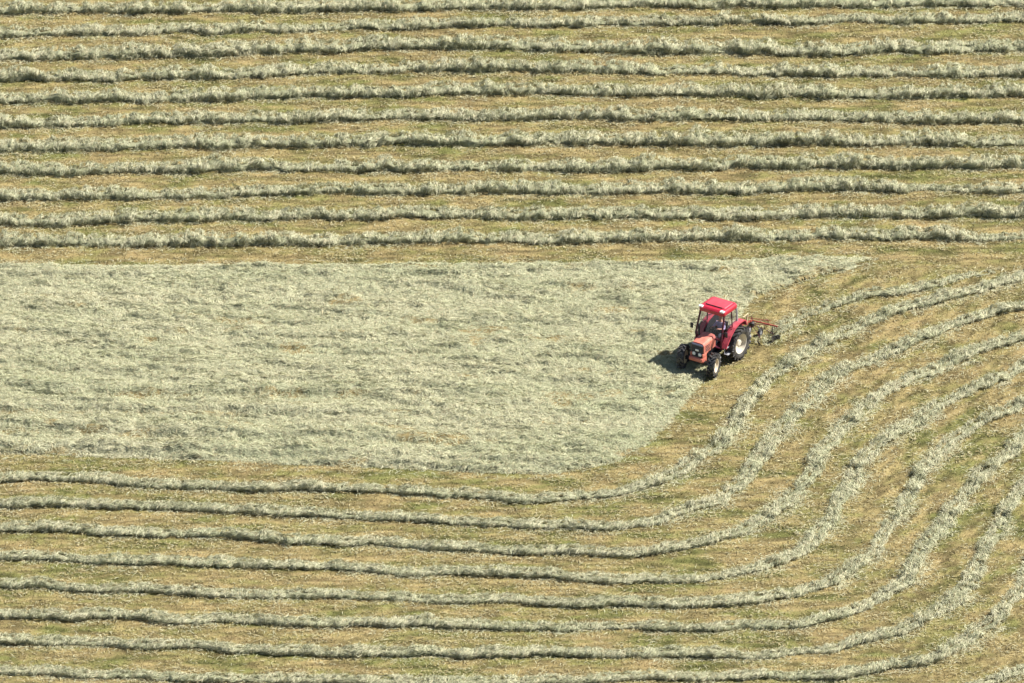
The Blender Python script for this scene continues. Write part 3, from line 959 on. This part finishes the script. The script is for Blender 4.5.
# ------------------------------------------------------------------ the driver
driver = thing("person", (TP[0], TP[1], 0.0), HEAD, "person in a grey violet shirt and dark trousers driving the red tractor", "person")


def skinned(name, mat, verts, edges, root, parent, levels=1):
    me = bpy.data.meshes.new(name)
    me.from_pydata([v[0] for v in verts], edges, [])
    o = bpy.data.objects.new(name, me)
    COL.objects.link(o); o.parent = parent
    md = o.modifiers.new("skin", 'SKIN')
    md.use_smooth_shade = True
    layer = me.skin_vertices[0].data if me.skin_vertices else None
    if layer is None:
        bm = bmesh.new(); bm.from_mesh(me); bm.verts.layers.skin.verify(); bm.to_mesh(me); bm.free()
        layer = me.skin_vertices[0].data
    for k, v in enumerate(verts):
        rr = v[1] if isinstance(v[1], tuple) else (v[1], v[1])
        layer[k].radius = rr
        layer[k].use_root = k in root
    sb = o.modifiers.new("smooth", 'SUBSURF'); sb.levels = sb.render_levels = levels
    me.materials.append(mat)
    return o


v = [((.24, 0, 1.27), .14), ((.20, 0, 1.45), .14), ((.20, 0, 1.63), .155), ((.22, 0, 1.75), .075), ((.23, 0, 1.82), .055), ((.245, 0, 1.90), (.085, .078)), ((.255, 0, 1.99), (.09, .08)), ((.25, 0, 2.05), .055)]
e = [(i, i + 1) for i in range(7)]


def chain(start, pts):
    p = start
    for q in pts:
        v.append(q); e.append((p, len(v) - 1)); p = len(v) - 1
    return p


for sd in (1, -1):
    wr = chain(2, [((.22, sd * .19, 1.66), .06), ((.36, sd * .27, 1.45), .045), ((.60, sd * .21, 1.54), .036), ((.70, sd * .17, 1.58), .028), ((.755, sd * .155, 1.60), (.035, .02))])
    for k, (dy, ln) in enumerate(((-.03, .05), (-.011, .062), (.009, .06), (.028, .046))):
        chain(wr, [((.80, sd * (.155) + dy, 1.615), .009), ((.80 + ln * .5, sd * .155 + dy, 1.60), .0085), ((.80 + ln * .45, sd * .155 + dy * .9, 1.568), .007)])
    chain(wr - 1, [((.725, sd * .125, 1.60), .011), ((.765, sd * .11, 1.585), .009)])
    chain(0, [((.30, sd * .10, 1.25), .10), ((.62, sd * .17, 1.24), .072), ((.80, sd * .17, .98), .05), ((.82, sd * .17, .96), .045), ((.94, sd * .17, .945), .035)])
body = skinned("body", M_SKIN, v, e, {0}, driver, 1)
v2 = [((.24, 0, 1.27), .155), ((.20, 0, 1.45), .155), ((.20, 0, 1.63), .17), ((.215, 0, 1.715), .10)]
e2 = [(0, 1), (1, 2), (2, 3)]
for sd in (1, -1):
    k = len(v2)
    v2 += [((.22, sd * .19, 1.66), .075), ((.36, sd * .27, 1.45), .058), ((.46, sd * .25, 1.485), .052)]
    e2 += [(2, k), (k, k + 1), (k + 1, k + 2)]
skinned("shirt", M_SHIRT, v2, e2, {0}, driver, 1)
v3 = [((.24, 0, 1.25), .16)]
e3 = []
for sd in (1, -1):
    k = len(v3)
    v3 += [((.32, sd * .10, 1.25), .112), ((.62, sd * .17, 1.24), .085), ((.79, sd * .17, 1.0), .065)]
    e3 += [(0, k), (k, k + 1), (k + 1, k + 2)]
skinned("trousers", M_TROUSER, v3, e3, {0}, driver, 1)
for sd in (1, -1):
    MB().loft([[(.78, sd * .17 - .045, .93), (.78, sd * .17 + .045, .93), (.78, sd * .17 + .045, 1.02), (.78, sd * .17 - .045, 1.02)],
               [(.9, sd * .17 - .05, .93), (.9, sd * .17 + .05, .93), (.9, sd * .17 + .045, .99), (.9, sd * .17 - .045, .99)],
               [(1.0, sd * .17 - .04, .93), (1.0, sd * .17 + .04, .93), (1.0, sd * .17 + .035, .96), (1.0, sd * .17 - .035, .96)]], bevel=.012).build("boot", M_BLACK, driver, smooth=True)
hair = MB()
bmesh.ops.create_icosphere(hair.bm, subdivisions=3, radius=.105)
for vv in hair.bm.verts:
    vv.co.x *= 1.03; vv.co.y *= .88; vv.co.z *= .95
bmesh.ops.delete(hair.bm, geom=[vv for vv in hair.bm.verts if vv.co.z < .035 - .5 * max(0, -vv.co.x) * 2 and vv.co.x > -.09], context='VERTS')
hair.build("hair", M_HAIR, body, (.24, 0, 2.0), smooth=True)
for sd in (1, -1):
    MB().lathe([(-.004, .004), (-.004, .010), (.004, .008), (.008, .002)], n=10, closed=False).build("eye", M_BLACK, body, (.328, sd * .033, 1.965), (0, 0, R(-90)))
    MB().box((0, 0, 0), (.035, .018, .06), bevel=.008).build("ear", M_SKIN, body, (.24, sd * .088, 1.95), smooth=True)
MB().loft([[(.325, -.006, 1.965), (.325, .006, 1.965), (.32, 0, 1.97)], [(.355, -.014, 1.925), (.355, .014, 1.925), (.362, 0, 1.93)], [(.325, -.014, 1.915), (.325, .014, 1.915), (.33, 0, 1.912)]]).build("nose", M_SKIN, body, smooth=True)
MB().box((.326, 0, 1.885), (.012, .045, .01), bevel=.004).build("mouth", plain("lips", (.4, .15, .12), .5), body)


# ------------------------------------------------------------------ the hay rake
fw = np.array((-0.549, -0.836)); lf = np.array((0.836, -0.549))
RP = TP + fw * -2.15 + lf * 0.15
rake = thing("hay_rake", (RP[0], RP[1], 0.0), HEAD, "red rotary hay rake with spring tines and a black swath curtain, hitched behind the tractor", "hay rake")
MB().lathe([(-.12, .05), (-.12, .11), (-.02, .14), (.08, .12), (.12, .06)], n=20, closed=False).build("gearbox", M_STEEL, rake, (0, 0, .62), (R(90), 0, 0), smooth=True)
MB().bar((0, 0, .8), (1.0, -.1, .9), .07, .08).bar((1.0, -.42, .62), (1.0, .35, .62), .07).bar((1.0, -.4, .62), (1.0, -.06, 1.25), .05).bar((1.0, .32, .62), (1.0, -.06, 1.25), .05) \
    .build("frame", M_RAKE, rake)
MB().bar((.62, .1, .85), (.62, .16, 1.45), .06).bar((.62, .16, 1.43), (.9, .1, 1.36), .045).build("mast", M_CREAM, rake)
arms = None
for k in range(9):
    a = 2 * math.pi * (k + .3) / 9
    c, s = math.cos(a), math.sin(a)
    z1 = .42
    arm = MB().tube([(c * .15, s * .15, .58), (c * .75, s * .75, .52), (c * 1.12, s * 1.12, z1)], .015, 6).build("tine_arm", M_DARKRED, rake)
    t = MB()
    for j in range(4):
        rr = .86 + j * .085
        zz = .5 - (rr - .75) * .27
        for off in (-.025, .025):
            t.tube([(c * rr - s * off, s * rr + c * off, zz), (c * (rr + .02) - s * (off - .05), s * (rr + .02) + c * (off - .05), zz * .5), (c * (rr + .02) - s * (off + .03), s * (rr + .02) + c * (off + .03), .03)], .009, 5)
    t.build("tine", M_STEEL, arm)
MB().bar((.1, .1, .87), (.0, 1.34, .87), .055, .045).bar((.12, -.15, .95), (-.15, .9, .96), .025).build("curtain_arm", M_RAKE, rake)
cur = MB()
n = 14
ring0, ring1 = [], []
for i in range(n + 1):
    x = .12 - .5 * i / n
    wv = .03 * math.sin(i * 1.9)
    ring0.append((x, 1.05 + wv + .5 * (i / n - .4) ** 2, .25)); ring1.append((x * 1.02, 1.09 - wv + .5 * (i / n - .4) ** 2, .06))
A = [cur.bm.verts.new(p) for p in ring0]; B = [cur.bm.verts.new(p) for p in ring1]
C = [cur.bm.verts.new((p[0], p[1] + .012, p[2])) for p in ring0]; D = [cur.bm.verts.new((p[0], p[1] + .012, p[2])) for p in ring1]
for i in range(n):
    for q in ((A[i], A[i + 1], B[i + 1], B[i]), (C[i + 1], C[i], D[i], D[i + 1]), (A[i + 1], A[i], C[i], C[i + 1]), (B[i], B[i + 1], D[i + 1], D[i])):
        cur.bm.faces.new(q)
cur.bm.faces.new((A[0], B[0], D[0], C[0])); cur.bm.faces.new((A[n], C[n], D[n], B[n]))
cur.build("curtain", M_CURTAIN, rake)
MB().tube([(.12, 1.1, .26), (-.1, 1.06, .26), (-.38, 1.2, .26)], .013, 6).bar((-.02, 1.07, .26), (-.02, 1.07, .88), .022).build("curtain_rail", M_BLACK, rake)
for (x, y) in ((-.28, .28), (-.28, -.3)):
    wsh = MB().bar((x, y, .2), (x * .6, y * .8, .52), .04).build("support_wheel", M_GREY, rake)
    MB().lathe([(-.055, .10), (-.065, .14), (-.045, .175), (.045, .175), (.065, .14), (.055, .10)], n=24).build("tyre", M_TYRE, wsh, (x, y, .175), smooth=True)
    MB().lathe([(-.04, .02), (-.04, .105), (.04, .105), (.04, .02)], n=20, closed=False).build("rim", M_GREY, wsh, (x, y, .175), smooth=True)

SC.render.engine = 'CYCLES'
SC.cycles.max_bounces = 6
SC.cycles.diffuse_bounces = 3
SC.cycles.transparent_max_bounces = 8
